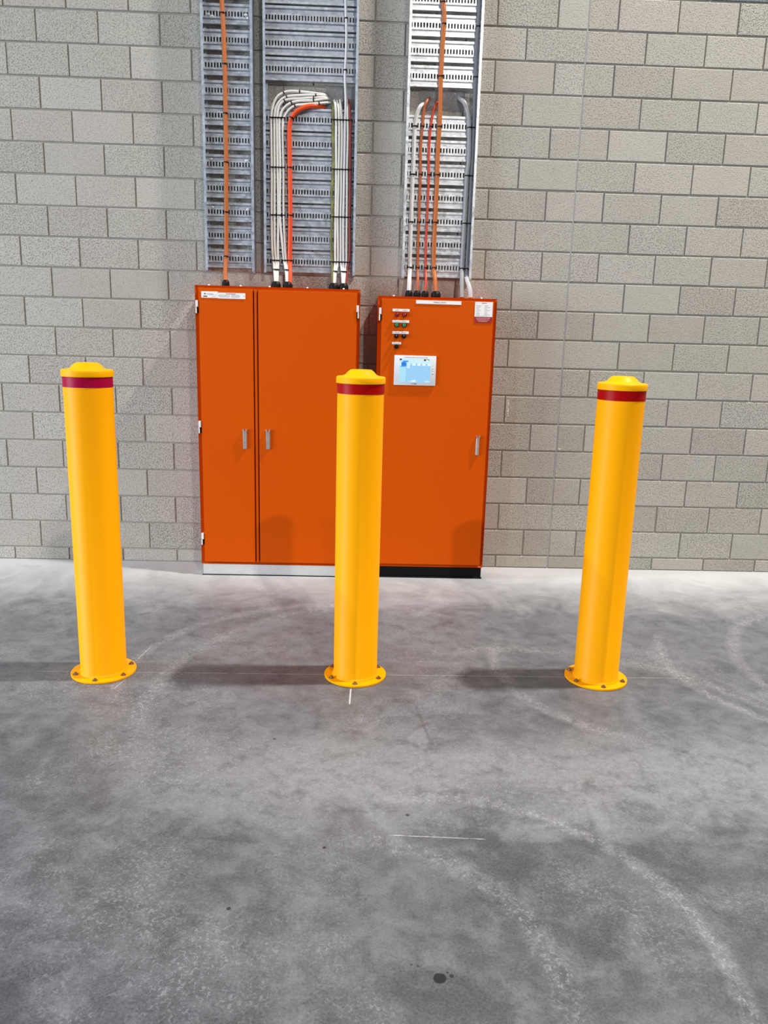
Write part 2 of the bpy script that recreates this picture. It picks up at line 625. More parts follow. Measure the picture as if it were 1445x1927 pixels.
# ================================================================== THE SETTING
WX0, WX1, WZ1 = -10.0, 8.0, 6.1
fb = bmesh.new()
bx(fb, -12, 10, -14, 0.30, -0.12, 0.0)
floor = from_bm('floor', fb, 'floor', None, (0, 0, 0), kind='structure')
tag(floor, 'smooth grey trowelled concrete slab with tyre arcs', 'floor')

wb = bmesh.new()
bx(wb, WX0, WX1, 0.008, 0.20, 0.0, WZ1)
wall = from_bm('wall_back', wb, 'mortar', None, (0, 0, 0), kind='structure')
tag(wall, 'grey concrete block wall with recessed mortar joints', 'wall')

Z0 = 0.097          # height of the first bed joint above the half-height bottom course
J = 0.0095          # joint width


def block_mesh(w, h):
    bm = bx(bmesh.new(), -w / 2 + J / 2, w / 2 - J / 2, 0.0, 0.06, J / 2, h - J / 2)
    front = [e for e in bm.edges if all(v.co.y < 0.001 for v in e.verts)]
    rest = [e for e in front if not all(v.co.z > h - J for v in e.verts)]
    bmesh.ops.bevel(bm, geom=rest, offset=0.0034, segments=2, affect='EDGES', profile=0.6)
    arris = [e for e in bm.edges if all(v.co.y < 0.001 and v.co.z > h - J for v in e.verts)]
    bmesh.ops.bevel(bm, geom=arris, offset=0.0062, segments=1, affect='EDGES', clamp_overlap=False)
    me = bpy.data.meshes.new('block')
    bm.to_mesh(me)
    bm.free()
    return me


proto = {}
cells = []
nc = 30
for c in range(-1, nc):
    z0 = 0.0 if c < 0 else Z0 + 0.2 * c
    h = Z0 if c < 0 else 0.2
    if z0 + h > WZ1:
        break
    odd = c % 2 == 1
    for side in (-1, 1):
        x = 0.0
        first = True
        lim = WX1 if side > 0 else -WX0
        while x < lim - 0.21:
            w = 0.2 if (first and not odd) else 0.4
            first = False
            xc = side * (x + w / 2)
            cells.append((c, xc, z0, w, h))
            x += w
ci = cam.matrix_basis.inverted()
fpx = 1449.6


def in_frame(c):
    _, xc, z0, w, h = c
    n = 0
    for sx in (-0.5, 0.5):
        for sz in (0, 1):
            q = ci @ Vector((xc + sx * w, 0, z0 + sz * h))
            u = 722.5 + fpx * q.x / -q.z
            v = 963.5 - fpx * q.y / -q.z
            if -4 < u < 1449 and -4 < v < 1931:
                n += 1
    return n


def hidden(c):
    """wholly behind the cabinets"""
    _, xc, z0, w, h = c
    for a, b, t in ((-2.50, -1.52, 1.93), (-1.30, -0.60, 1.90)):
        if xc - w / 2 > a and xc + w / 2 < b and z0 + h < t:
            return True
    return False


vis = [c for c in cells if in_frame(c) and not hidden(c)]
vis.sort(key=lambda c: -(in_frame(c) * 10 + c[3] * 10 - abs(c[1] + 1.3) * 0.01))
one_by_one = set(vis[:300])
far = bmesh.new()
for c in cells:
    ci_, xc, z0, w, h = c
    key = (round(w, 3), round(h, 3))
    if key not in proto:
        proto[key] = {}
    coloured = ci_ >= 19 and xc > 0  # darker blue-grey tone for the top courses right of the control joint
    mname = 'block_dark' if coloured else 'block'
    jx, jy, jz = random.uniform(-0.0012, 0.0012), random.uniform(-0.0012, 0.001), random.uniform(-0.001, 0.001)
    if c in one_by_one:
        if mname not in proto[key]:
            proto[key][mname] = block_mesh(w, h)
        o = link('block', proto[key][mname], mname, wall, (xc + jx, jy, z0 + jz))
    else:
        bm2 = bmesh.new()
        me = block_mesh(w, h)
        bm2.from_mesh(me)
        bmesh.ops.translate(bm2, verts=bm2.verts, vec=(xc + jx, jy, z0 + jz))
        if coloured:
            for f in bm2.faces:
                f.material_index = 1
        tmp = bpy.data.meshes.new('tmp')
        bm2.to_mesh(tmp)
        bm2.free()
        far.from_mesh(tmp)
        bpy.data.meshes.remove(tmp)
        bpy.data.meshes.remove(me)
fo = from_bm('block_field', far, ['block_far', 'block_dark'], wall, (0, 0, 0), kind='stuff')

# control joint
cjb = bmesh.new()
bx(cjb, -0.0052, 0.0052, 0.0022, 0.01, 0.0, WZ1)
tr = from_bm('trim_1', cjb, 'joint_sealant', None, (0, 0, 0), kind='structure')
tag(tr, 'pale grey sealant strip in the vertical control joint', 'trim')


# ================================================================== BOLLARDS
BY = -1.965


def bollard(x, tape, label, tilt=0.0):
    root = empty('safety_bollard', (x, BY, 0))
    tag(root, label, 'bollard', 'yellow steel bollards in front of the cabinets')
    r = 0.1095
    o = (x, BY, 0)
    from_bm('base_plate', lathe(bmesh.new(), [(0.0, 0.0), (0.153, 0.0), (0.156, 0.002), (0.156, 0.010), (0.154, 0.012), (0.0, 0.012)], x, BY, 0, 72), 'yellow', root, o, 30)
    from_bm('post', lathe(bmesh.new(), [(0.0, 0.0121), (r + 0.007, 0.0121), (r + 0.006, 0.016), (r + 0.0015, 0.022), (r, 0.024), (r, 1.465), (0.0, 1.465)], x, BY, 0, 72), 'yellow', root, o, 40)
    from_bm('reflective_band', lathe(bmesh.new(), [(r - 0.002, 1.418), (r + 0.0012, 1.418), (r + 0.0012, 1.4725), (r - 0.002, 1.4725)], x, BY, 0, 72), tape, root, o, 30)
    prof = [(0.0, 1.464), (r + 0.001, 1.464), (r + 0.0055, 1.4655), (r + 0.006, 1.468), (r + 0.006, 1.489), (r + 0.0045, 1.4935), (r, 1.4965),
            (r - 0.012, 1.498), (r - 0.026, 1.500), (r - 0.036, 1.5045), (0.062, 1.517), (0.052, 1.525), (0.047, 1.5275), (0.0, 1.529)]
    from_bm('cap', lathe(bmesh.new(), prof, x, BY, 0, 72), 'cap_yellow', root, o, 50)
    for k in range(6):
        a = R(90 + 60 * k)
        bxx, byy = x + 0.135 * math.cos(a), BY + 0.135 * math.sin(a)
        bm = lathe(bmesh.new(), [(0.0, 0.0122), (0.0135, 0.0122), (0.0135, 0.0145), (0.0, 0.0145)], bxx, byy, 0, 20)
        rot = random.uniform(0, 1)
        ring0 = []
        for zz in (0.0145, 0.0205):
            ring0.append([bm.verts.new((bxx + 0.0085 * math.cos(rot + i * math.pi / 3), byy + 0.0085 * math.sin(rot + i * math.pi / 3), zz)) for i in range(6)])
        for i in range(6):
            j = (i + 1) % 6
            bm.faces.new((ring0[0][i], ring0[0][j], ring0[1][j], ring0[1][i]))
        bm.faces.new(ring0[1])
        lathe(bm, [(0.0, 0.0205), (0.0048, 0.0205), (0.0048, 0.0245), (0.0, 0.025)], bxx, byy, 0, 12)
        from_bm('anchor_bolt', bm, 'bolt', root, (bxx, byy, 0.0122), 35)
    return root


bollard(-2.708, 'crimson_tape', 'yellow bollard with crimson band, left of the two-door orange cabinet')
bollard(-1.445, 'red_tape', 'yellow bollard with red band standing between the two orange cabinets')
bollard(-0.212, 'red_tape', 'yellow bollard with red band before the bare block wall, farthest right')


# ================================================================== CABINETS
def hinge(root, door, xa, xb, zt, side):
    bm = bmesh.new()
    yf = door - 0.0005
    bx(bm, xa, xb, yf - 0.006, yf + 0.030, zt - 0.042, zt, 0.0015)
    m = (xa + xb) / 2
    if side < 0:
        bx(bm, xa, m, yf - 0.006, yf + 0.030, zt - 0.083, zt - 0.043, 0.0012)
        bx(bm, m, xb, yf - 0.002, yf + 0.030, zt - 0.081, zt - 0.043, 0, 1, 1)
    else:
        bx(bm, m, xb, yf - 0.006, yf + 0.030, zt - 0.083, zt - 0.043, 0.0012)
        bx(bm, xa, m, yf - 0.002, yf + 0.030, zt - 0.081, zt - 0.043, 0, 1, 1)
    o = from_bm('hinge', bm, ['hinge_white', 'black'], root, (m, yf, zt - 0.083))
    o['label'] = 'pale metal door hinge'


def handle(root, x, zt, yd, h=0.136, w=0.029, slim=False):
    bm = bmesh.new()
    # escutcheon
    bx(bm, x - w * 0.44, x + w * 0.44, yd - 0.005, yd, zt - h, zt - 0.018, 0.002)
    # lever: rounded bar tapering to a rounded foot
    n = 10
    lw = w * (0.30 if slim else 0.42)
    prof = []
    for i in range(n + 1):
        a = math.pi + math.pi * i / n
        prof.append((x + lw * math.cos(a), zt - h + lw + lw * math.sin(a) + 0.001))
    prof += [(x + lw, zt - 0.015), (x - lw, zt - 0.015)]
    vf = [bm.verts.new((px, yd - 0.017, pz)) for px, pz in prof]
    vb = [bm.verts.new((px, yd - 0.005, pz)) for px, pz in prof]
    for i in range(len(prof)):
        j = (i + 1) % len(prof)
        bm.faces.new((vf[i], vf[j], vb[j], vb[i]))
    front = bm.faces.new(vf)
    bmesh.ops.bevel(bm, geom=list(front.edges), offset=0.003, segments=2, affect='EDGES')
    # two prongs of the V at the top
    for s in (-1, 1):
        pts = [(x + s * 0.0005, zt - 0.020), (x + s * lw, zt - 0.018), (x + s * w * 0.58, zt), (x + s * w * 0.26, zt + 0.001)]
        if s < 0:
            pts = pts[::-1]
        f = [bm.verts.new((px, yd - 0.020, pz)) for px, pz in pts]
        b = [bm.verts.new((px, yd - 0.001, pz)) for px, pz in pts]
        bm.faces.new(f)
        for i in range(4):
            j = (i + 1) % 4
            bm.faces.new((f[j], f[i], b[i], b[j]))
    bmesh.ops.recalc_face_normals(bm, faces=bm.faces)
    o = from_bm('handle', bm, 'chrome', root, (x, yd, zt - h), 35)
    o['label'] = 'satin chrome lever handle'
    return o


def lock(root, x, z, y):
    bm = lathe(bmesh.new(), [(0.0, 0.0), (0.0075, 0.0), (0.007, 0.003), (0.003, 0.003), (0.003, 0.0015), (0.0, 0.0015)], x, y, z, 16, 'Y')
    from_bm('lock_cylinder', bm, 'chrome', root, (x, y, z), 30)


def gland(root, x, y, z, r, h=0.050):
    bm = lathe(bmesh.new(), [(0.0, 0.0), (r, 0.0), (r, 0.010), (r * 1.08, 0.012), (r * 1.08, h * 0.55), (r * 0.98, h * 0.72), (r * 0.80, h * 0.92), (r * 0.6, h), (0.0, h)], x, y, z, 20)
    o = from_bm('cable_gland', bm, 'black', root, (x, y, z), 35)
    o['label'] = 'black plastic cable gland'
    return o


def cap_screw(root, x, y, z):
    bm = lathe(bmesh.new(), [(0.0, 0.0), (0.007, 0.0), (0.006, 0.005), (0.003, 0.008), (0.0, 0.009)], x, y, z, 10)
    from_bm('top_screw', bm, 'white_plastic', root, (x, y, z), 50)


def body(root, x0, x1, yf, z0, z1):
    bm = bx(bmesh.new(), x0, x1, yf, -0.004, z0, z1)
    # recess the front so that the folded rim stands round the doors
    ff = [f for f in bm.faces if f.normal.y < -0.9]
    bm.normal_update()
    ff = [f for f in bm.faces if f.normal.y < -0.9]
    bmesh.ops.inset_region(bm, faces=ff, thickness=0.016, depth=0.0)
    bmesh.ops.translate(bm, verts=list({v for f in ff for v in f.verts}), vec=(0, 0.012, 0))
    es = [e for e in bm.edges if len(e.link_faces) == 2 and e.calc_face_angle(0) > 1.0 and all(v.co.y < yf + 0.001 for v in e.verts)]
    bmesh.ops.bevel(bm, geom=es, offset=0.002, segments=2, affect='EDGES')
    return from_bm('body', bm, 'orange', root, ((x0 + x1) / 2, yf, z0), 40)


def door(root, x0, x1, yf, z0, z1):
    bm = bx(bmesh.new(), x0, x1, yf, yf + 0.030, z0, z1)
    es = [e for e in bm.edges if all(v.co.y < yf + 0.001 for v in e.verts)]
    bmesh.ops.bevel(bm, geom=es, offset=0.0035, segments=3, affect='EDGES')
    return from_bm('door', bm, 'orange', root, ((x0 + x1) / 2, yf, z0), 40)


def dashes(bm, x0, x1, z, h, y, avg, mi, rs):
    """illegible fine print: short strokes along one line"""
    x = x0
    while x < x1:
        w = rs.uniform(0.5, 1.5) * avg
        if x + w > x1:
            break
        bx(bm, x, x + w, y - 0.0003, y + 0.0002, z - h / 2, z + h / 2, 0, 1, mi)
        x += w + rs.uniform(0.15, 0.5) * avg


rs = random.Random(3)


def print_part(b_, mats, parent, origin):
    return from_bm('print', b_, mats, parent, origin, kind='stuff')



# ---- left, two doors
LX0, LX1, LYF, LZ0, LZ1 = -2.554, -1.464, -0.310, 0.080, 1.987
LD = -0.332
cabL = empty('electrical_cabinet', (-2.009, -0.16, 0))
tag(cabL, 'wide orange two-door electrical cabinet on a bare metal plinth', 'cabinet')
body(cabL, LX0, LX1, LYF, LZ0, LZ1)
box('mullion', -2.163, -2.145, LYF - 0.017, LYF + 0.02, LZ0 + 0.02, LZ1 - 0.02, 'orange', cabL, 0.002)
pl = box('plinth', LX0 + 0.012, LX1 - 0.012, LYF - 0.004, -0.01, 0.0, LZ0 - 0.0005, 'plinth_galv', cabL, 0.0015)
pl['label'] = 'bare galvanised plinth'
bp = bmesh.new()
bx(bp, LX0 + 0.004, LX1 - 0.004, LYF - 0.010, LYF - 0.0045, 0.0, 0.006)
from_bm('plinth_strip', bp, 'black', cabL, (-2.0, LYF, 0))
d1 = door(cabL, -2.527, -2.171, LD, 0.101, 1.969)
d2 = door(cabL, -2.137, -1.483, LD, 0.101, 1.966)
for zt in (1.889, 1.095, 0.308):
    hinge(cabL, LD, -2.5465, -2.531, zt, -1)
for zt in (1.884, 1.090, 0.303):
    hinge(cabL, LD, -1.4865, -1.471, zt, 1)
h1 = handle(d1, -2.2335, 1.046, LD)
lock(d1, -2.2335, 0.964, LD - 0.017)
h2 = handle(d2, -2.076, 1.047, LD)
lock(d2, -2.076, 0.964, LD - 0.017)
# label plates
yp = LD - 0.0005
np1 = box('name_plate', -2.507, -2.399, yp - 0.0025, yp, 1.906, 1.947, 'white_plate', cabL, 0.0006)
b = bmesh.new()
yl = yp - 0.0026
lathe(b, [(0.0, 0.0), (0.0055, 0.0), (0.0055, 0.0004), (0.0, 0.0004)], -2.484, yl, 1.932, 20, 'Y', 0)
bx(b, -2.4855, -2.4825, yl - 0.0006, yl, 1.928, 1.936, 0, 1, 1)
dashes(b, -2.474, -2.428, 1.931, 0.005, yl, 0.004, 1, rs)
bx(b, -2.494, -2.468, yl - 0.0004, yl, 1.912, 1.919, 0, 1, 0)
dashes(b, -2.455, -2.405, 1.924, 0.002, yl, 0.004, 1, rs)
dashes(b, -2.440, -2.410, 1.914, 0.002, yl, 0.004, 1, rs)
print_part(b, ['ink', 'ink_soft'], np1, (-2.46, yl, 1.92))
np2 = box('name_plate', -2.398, -2.219, yp - 0.0025, yp, 1.904, 1.941, 'white_plate', cabL, 0.0006)
b = bmesh.new()
dashes(b, -2.345, -2.278, 1.935, 0.0055, yl, 0.0055, 2, rs)
for zz in (1.928, 1.923, 1.918, 1.913):
    dashes(b, -2.388, -2.318, zz, 0.0022, yl, 0.005, 1, rs)
    dashes(b, -2.310, -2.255, zz, 0.0022, yl, 0.004, 1, rs)
for xx in (-2.391, -2.227):
    lathe(b, [(0.0, 0.0), (0.0022, 0.0), (0.0022, 0.0006), (0.0, 0.0006)], xx, yl, 1.9225, 10, 'Y', 0)
print_part(b, ['ink', 'ink_soft', 'ink_red'], np2, (-2.3, yl, 1.92))
for x in (-2.465, -2.255, -2.065, -1.815, -1.575):
    cap_screw(cabL, x, LYF + 0.02, LZ1)
gland(cabL, -2.383, -0.12, LZ1, 0.024)
gland(cabL, -2.041, -0.12, LZ1, 0.031)
gland(cabL, -1.962, -0.12, LZ1, 0.031)
gland(cabL, -1.647, -0.12, LZ1, 0.031)
gland(cabL, -1.580, -0.12, LZ1, 0.031)

# ---- right, single door
RX0, RX1, RYF, RZ0, RZ1 = -1.344, -0.548, -0.300, 0.082, 1.953
RD = -0.322
cabR = empty('control_cabinet', (-0.946, -0.15, 0))
tag(cabR, 'orange single-door control cabinet with touch screen on a black plinth', 'cabinet')
body(cabR, RX0, RX1, RYF, RZ0, RZ1)
pr = box('plinth', RX0 + 0.008, RX1 - 0.008, RYF + 0.006, -0.01, 0.0, RZ0 - 0.0005, 'black_paint', cabR, 0.002)
pr['label'] = 'black painted plinth'
bp = bmesh.new()
bx(bp, RX0 + 0.004, RX1 - 0.004, RYF - 0.002, RYF + 0.0055, 0.0, 0.012, 0.001)
from_bm('plinth_strip', bp, 'black', cabR, (-0.95, RYF, 0))
d3 = door(cabR, -1.319, -0.571, RD, 0.106, 1.934)
for zt in (1.875, 1.085, 0.305):
    hinge(cabR, RD, -1.3365, -1.321, zt, -1)
handle(d3, -0.633, 1.038, RD, 0.136, 0.024, True)
lock(d3, -0.633, 0.955, RD - 0.017)
yp = RD - 0.0005
yl = yp - 0.0031
pt = box('name_plate', -1.093, -0.791, yp - 0.003, yp, 1.907, 1.930, 'white_plate', cabR, 0.0008)
text_mesh('lettering', 'MSSB-CC-ME-01', -0.935, 1.9185, yl, 0.0085, 'ink', pt)
pd = box('data_plate', -0.699, -0.580, yp - 0.003, yp, 1.834, 1.930, 'white_plate', cabR, 0.0008)
b = bmesh.new()
dashes(b, -0.655, -0.622, 1.923, 0.004, yl, 0.004, 0, rs)
for i, zz in enumerate((1.906, 1.896, 1.886, 1.876, 1.866, 1.856, 1.848)):
    dashes(b, -0.690, -0.690 + rs.uniform(0.018, 0.036), zz, 0.0032, yl, 0.004, 1, rs)
    dashes(b, -0.634, -0.634 + rs.uniform(0.018, 0.042), zz, 0.0032, yl, 0.004, 1, rs)
dashes(b, -0.692, -0.610, 1.840, 0.0025, yl, 0.004, 1, rs)
print_part(b, ['ink', 'ink_soft'], pd, (-0.64, yl, 1.86))
pw = box('warning_plate', -0.698, -0.581, yp - 0.003, yp, 1.796, 1.8335, 'red_plate', cabR, 0.0008)
b = bmesh.new()
dashes(b, -0.688, -0.592, 1.825, 0.0045, yl, 0.006, 0, rs)
dashes(b, -0.682, -0.598, 1.815, 0.0040, yl, 0.006, 0, rs)
dashes(b, -0.672, -0.606, 1.805, 0.0040, yl, 0.006, 0, rs)
print_part(b, ['pink_ink'], pw, (-0.64, yl, 1.81))
for k, (xa, xb, za, zb) in enumerate(((-1.247, -1.133, 1.854, 1.8705), (-1.246, -1.134, 1.7815, 1.798), (-1.244, -1.135, 1.7085, 1.7255), (-1.245, -1.183, 1.640, 1.6555))):
    lp = box('button_label', xa, xb, yp - 0.003, yp, za, zb, 'white_plate', cabR, 0.0008)
    b = bmesh.new()
    zc = (za + zb) / 2
    if k < 3:
        dashes(b, xa + 0.018, xa + 0.046, zc, 0.0045, yl, 0.006, 0, rs)
        dashes(b, xb - 0.046, xb - 0.016, zc, 0.0045, yl, 0.006, 0, rs)
    else:
        dashes(b, xa + 0.014, xb - 0.014, zc, 0.0045, yl, 0.006, 0, rs)
    print_part(b, ['ink_soft'], lp, ((xa + xb) / 2, yl, zc))


def lamp_red(x, z):
    o = from_bm('pilot_lamp', lathe(bmesh.new(), [(0.0, 0.0), (0.0155, 0.0), (0.0155, 0.006), (0.0145, 0.009), (0.0, 0.009)], x, yp, z, 24, 'Y'), 'red_lens', cabR, (x, yp, z), 30)
    from_bm('lens', lathe(bmesh.new(), [(0.0, 0.0), (0.0125, 0.0), (0.012, 0.010), (0.008, 0.014), (0.0, 0.016)], x, yp - 0.0092, z, 24, 'Y'), 'red_lens', o, (x, yp - 0.0092, z), 50)
    o['label'] = 'red pilot lamp'


def push_green(x, z):
    o = from_bm('push_button', lathe(bmesh.new(), [(0.0, 0.0), (0.0155, 0.0), (0.0155, 0.010), (0.0135, 0.013), (0.0, 0.013)], x, yp, z, 24, 'Y'), 'black', cabR, (x, yp, z), 30)
    b = lathe(bmesh.new(), [(0.0, 0.0), (0.0112, 0.0), (0.0112, 0.003), (0.0102, 0.004), (0.007, 0.0042)], x, yp - 0.0132, z, 24, 'Y')
    lathe(b, [(0.0, 0.0), (0.0068, 0.0), (0.0066, 0.005), (0.0, 0.0056)], x, yp - 0.0132, z, 20, 'Y', 1)
    from_bm('button_face', b, ['green_lens', 'green_dark'], o, (x, yp - 0.0132, z), 40)
    o['label'] = 'green push button in a black ring'


def knob_black(x, z, pointer=True):
    o = from_bm('selector_switch', lathe(bmesh.new(), [(0.0, 0.0), (0.0148, 0.0), (0.0148, 0.009), (0.0130, 0.012), (0.0, 0.012)], x, yp, z, 24, 'Y'), 'black', cabR, (x, yp, z), 30)
    b = bmesh.new()
    lathe(b, [(0.0, 0.0), (0.0115, 0.0), (0.0105, 0.012), (0.009, 0.014), (0.0, 0.0145)], x, yp - 0.0122, z, 20, 'Y', 0)
    if pointer:
        bx(b, x - 0.0012, x + 0.0012, yp - 0.0275, yp - 0.0262, z + 0.001, z + 0.0075, 0, 1, 1)
    from_bm('knob', b, ['black', 'white_plastic'], o, (x, yp - 0.0122, z), 40)
    o['label'] = 'black rotary knob'


lamp_red(-1.217, 1.8345)
lamp_red(-1.166, 1.8335)
push_green(-1.217, 1.767)
push_green(-1.167, 1.766)
knob_black(-1.218, 1.694)
knob_black(-1.167, 1.6945)
knob_black(-1.216, 1.6255, False)

# touch screen
hm = bmesh.new()
bx(hm, -1.2265, -0.9435, RD - 0.0135, RD - 0.0005, 1.3705, 1.5690, 0.0035, 2)
ym = RD - 0.0135
hmi = from_bm('touch_screen_panel', hm, 'bezel', cabR, (-1.085, RD, 1.37), 40)
hmi['label'] = 'light grey touch screen panel'
sx0, sx1, sz0, sz1 = -1.190, -0.981, 1.391, 1.547
sb = bmesh.new()


def q(xa, xb, za, zb, mi, lift=0.0006):
    bx(sb, xa, xb, ym - lift, ym + 0.0002, za, zb, 0, 1, mi)


q(sx0, sx1, sz0, sz1, 0, 0.0005)
q(sx0, sx0 + 0.042, sz0 + 0.002, sz1 - 0.052, 1)
q(sx0 + 0.016, sx1, sz1 - 0.030, sz1, 2)
q(sx0, sx0 + 0.015, sz1 - 0.050, sz1 - 0.012, 2)
q(sx0, sx0 + 0.014, sz1 - 0.010, sz1, 6)
for i in range(5):
    q(sx0 + 0.085 + i * 0.034 - 0.034, sx0 + 0.085 + i * 0.034 - 0.012, sz1 - 0.044, sz1 - 0.0305, 3 if i else 2)
q(sx0 + 0.050, sx0 + 0.068, sz1 - 0.062, sz1 - 0.044, 2)
q(sx0 + 0.020, sx0 + 0.058, sz1 - 0.022, sz1 - 0.012, 5, 0.0008)
q(sx0 + 0.012, sx0 + 0.045, sz1 - 0.048, sz1 - 0.0225, 4, 0.0008)
q(sx0 + 0.006, sx0 + 0.042, sz1 - 0.053, sz1 - 0.0485, 5, 0.0008)
q(sx0 + 0.163, sx0 + 0.198, sz1 - 0.012, sz1 - 0.001, 6, 0.0008)
q(sx0 + 0.176, sx0 + 0.195, sz1 - 0.0125, sz1 - 0.005, 3, 0.0010)
q(sx0 + 0.083, sx0 + 0.112, sz0 + 0.004, sz0 + 0.014, 3)
q(sx0 + 0.172, sx1 - 0.004, sz0 + 0.003, sz0 + 0.011, 2)
q(sx0 + 0.060, sx0 + 0.083, sz0 + 0.004, sz0 + 0.009, 2)
for i in range(9):
    q(sx0 + 0.050 + i * 0.017, sx0 + 0.062 + i * 0.017, sz0 + 0.0165, sz0 + 0.0175, 1)
from_bm('screen', sb, ['scr_bg', 'scr_side', 'scr_top', 'scr_white', 'scr_deep', 'scr_mid', 'scr_dark'], hmi, (-1.085, ym, 1.39))['label'] = 'glowing pale blue screen with menu icons'
b = bmesh.new()
dashes(b, -1.160, -1.000, 1.5565, 0.004, ym - 0.0001, 0.006, 1, rs)
dashes(b, -1.106, -1.098, 1.3812, 0.006, ym - 0.0001, 0.004, 0, rs)
dashes(b, -1.093, -1.068, 1.3812, 0.006, ym - 0.0001, 0.005, 0, rs)
print_part(b, ['ink', 'ink_soft'], hmi, (-1.085, ym, 1.38))
for i, zk in enumerate((1.4905, 1.4735, 1.4575)):
    kb = bx(bmesh.new(), -0.966, -0.957, ym - 0.0025, ym - 0.0001, zk - 0.005, zk + 0.005, 0.001)
    from_bm('panel_key', kb, 'white_plate', hmi, (-0.9615, ym, zk))
kb = bmesh.new()
for zk in (1.4985, 1.482, 1.466, 1.4495):
    dashes(kb, -0.970, -0.954, zk, 0.0025, ym - 0.0001, 0.005, 0, rs)
from_bm('key_print', kb, ['ink_soft'], hmi, (-0.9615, ym, 1.47), kind='stuff')
gland(cabR, -1.131, -0.125, RZ1, 0.024)
gland(cabR, -1.075, -0.125, RZ1, 0.024)
gland(cabR, -1.021, -0.125, RZ1, 0.023)
gland(cabR, -0.945, -0.125, RZ1, 0.031)
cap_screw(cabR, -0.652, RYF + 0.02, RZ1)
cap_screw(cabR, -1.24, RYF + 0.02, RZ1)


# ================================================================== CABLE TRAYS
TZ1 = 4.55


def rail(bm, x, s, z0, z1, yb=-0.004, yf=-0.095, lip=0.016):
    P = [(0, yb), (0, yf), (lip, yf), (lip, yf + 0.003), (0.0025, yf + 0.003), (0.0025, yb - 0.003), (0.022, yb - 0.003), (0.022, yb)]
    P = [(x + s * px, py) for px, py in P]
    lo = [bm.verts.new((a, b_, z0)) for a, b_ in P]
    hi = [bm.verts.new((a, b_, z1)) for a, b_ in P]
    for i in range(len(P)):
        j = (i + 1) % len(P)
        bm.faces.new((lo[i], lo[j], hi[j], hi[i]))
    bm.faces.new(lo)
    bm.faces.new(hi)
    bmesh.ops.recalc_face_normals(bm, faces=bm.faces)
    return bm


def rung_mesh(w, half, nslot, deep=0.010):
    """folded rung, origin at its centre; slots are real openings in the middle band"""
    bm = bmesh.new()
    yb = -0.003
    y1 = -0.034          # ribs and middle band
    y2 = -0.034 + deep   # grooves
    sl = 0.0145
    top = [(half, yb), (half, y1), (half - 0.014, y1), (half - 0.018, y2), (0.030, y2), (0.026, y1), (sl, y1)]
    bot = [(-a, c) for a, c in top[::-1]]
    xs = [-w / 2, w / 2]
    for seg in (top, bot):
        rows = [[bm.verts.new((x, y, z)) for x in xs] for z, y in seg]
        for a, c in zip(rows, rows[1:]):
            bm.faces.new((a[0], a[1], c[1], c[0]))
    pitch = w / (nslot + 0.6)
    x = -w / 2
    edges = [x]
    for i in range(nslot):
        c = -w / 2 + pitch * (i + 0.8)
        edges += [c - pitch * 0.26, c + pitch * 0.26]
    edges.append(w / 2)
    for i in range(0, len(edges), 2):
        a, b_ = edges[i], edges[i + 1]
        bm.faces.new([bm.verts.new(p) for p in ((a, y1, sl), (b_, y1, sl), (b_, y1, -sl), (a, y1, -sl))])
    bmesh.ops.recalc_face_normals(bm, faces=bm.faces)
    for f in bm.faces:
        if f.normal.y > 0.5:
            f.normal_flip()
    bm.normal_update()
    bmesh.ops.solidify(bm, geom=list(bm.faces), thickness=0.0014)
    me = bpy.data.meshes.new('rung')
    bm.to_mesh(me)
    bm.free()
    return me


def tray(x0, x1, zb, rows, half, nslot, mat_rail, mat_rung, label, deep=0.010, bolts=()):
    root = empty('cable_tray', ((x0 + x1) / 2, -0.004, zb))
    tag(root, label, 'cable tray')
    for x, s in ((x0, 1), (x1, -1)):
        from_bm('side_rail', rail(bmesh.new(), x, s, zb if s > 0 else zb - 0.004, TZ1), mat_rail, root, (x, -0.004, zb))
    me = rung_mesh(x1 - x0 - 0.006, half, nslot, deep)
    for z in rows:
        link('rung', me, mat_rung, root, ((x0 + x1) / 2, -0.004, z))
    for bx_, bz in bolts:
        bm = lathe(bmesh.new(), [(0.0, 0.0), (0.011, 0.0), (0.011, 0.002), (0.0075, 0.0025), (0.006, 0.007), (0.0, 0.0085)], bx_, -0.0385, bz, 12, 'Y')
        from_bm('bolt', bm, 'galv_bright', root, (bx_, -0.0385, bz), 40)
    return root


tray(-2.521, -2.190, 2.100, [2.184 + 0.1508 * i for i in range(16)], 0.060, 16, 'galv_rail', 'galv',
     'narrowest galvanised cable tray, carrying one orange cable, above the left door', 0.012,
     [(-2.478, 3.685), (-2.455, 3.675), (-2.238, 3.690), (-2.222, 3.672), (-2.478, 2.815), (-2.245, 2.812), (-2.475, 2.512), (-2.24, 2.505)])
tray(-2.124, -1.506, 2.096, [2.176 + 0.1508 * i for i in range(16) if i != 7], 0.069, 31, 'galv_rail', 'galv_dull',
     'widest galvanised cable tray, with white cable bundles, above the two-door cabinet', 0.013)
tray(-1.182, -0.703, 2.088, [2.165 + 0.1508 * i for i in range(16) if i != 7], 0.064, 23, 'galv_bright', 'galv_bright',
     'bright galvanised cable tray above the touch screen cabinet', 0.012)

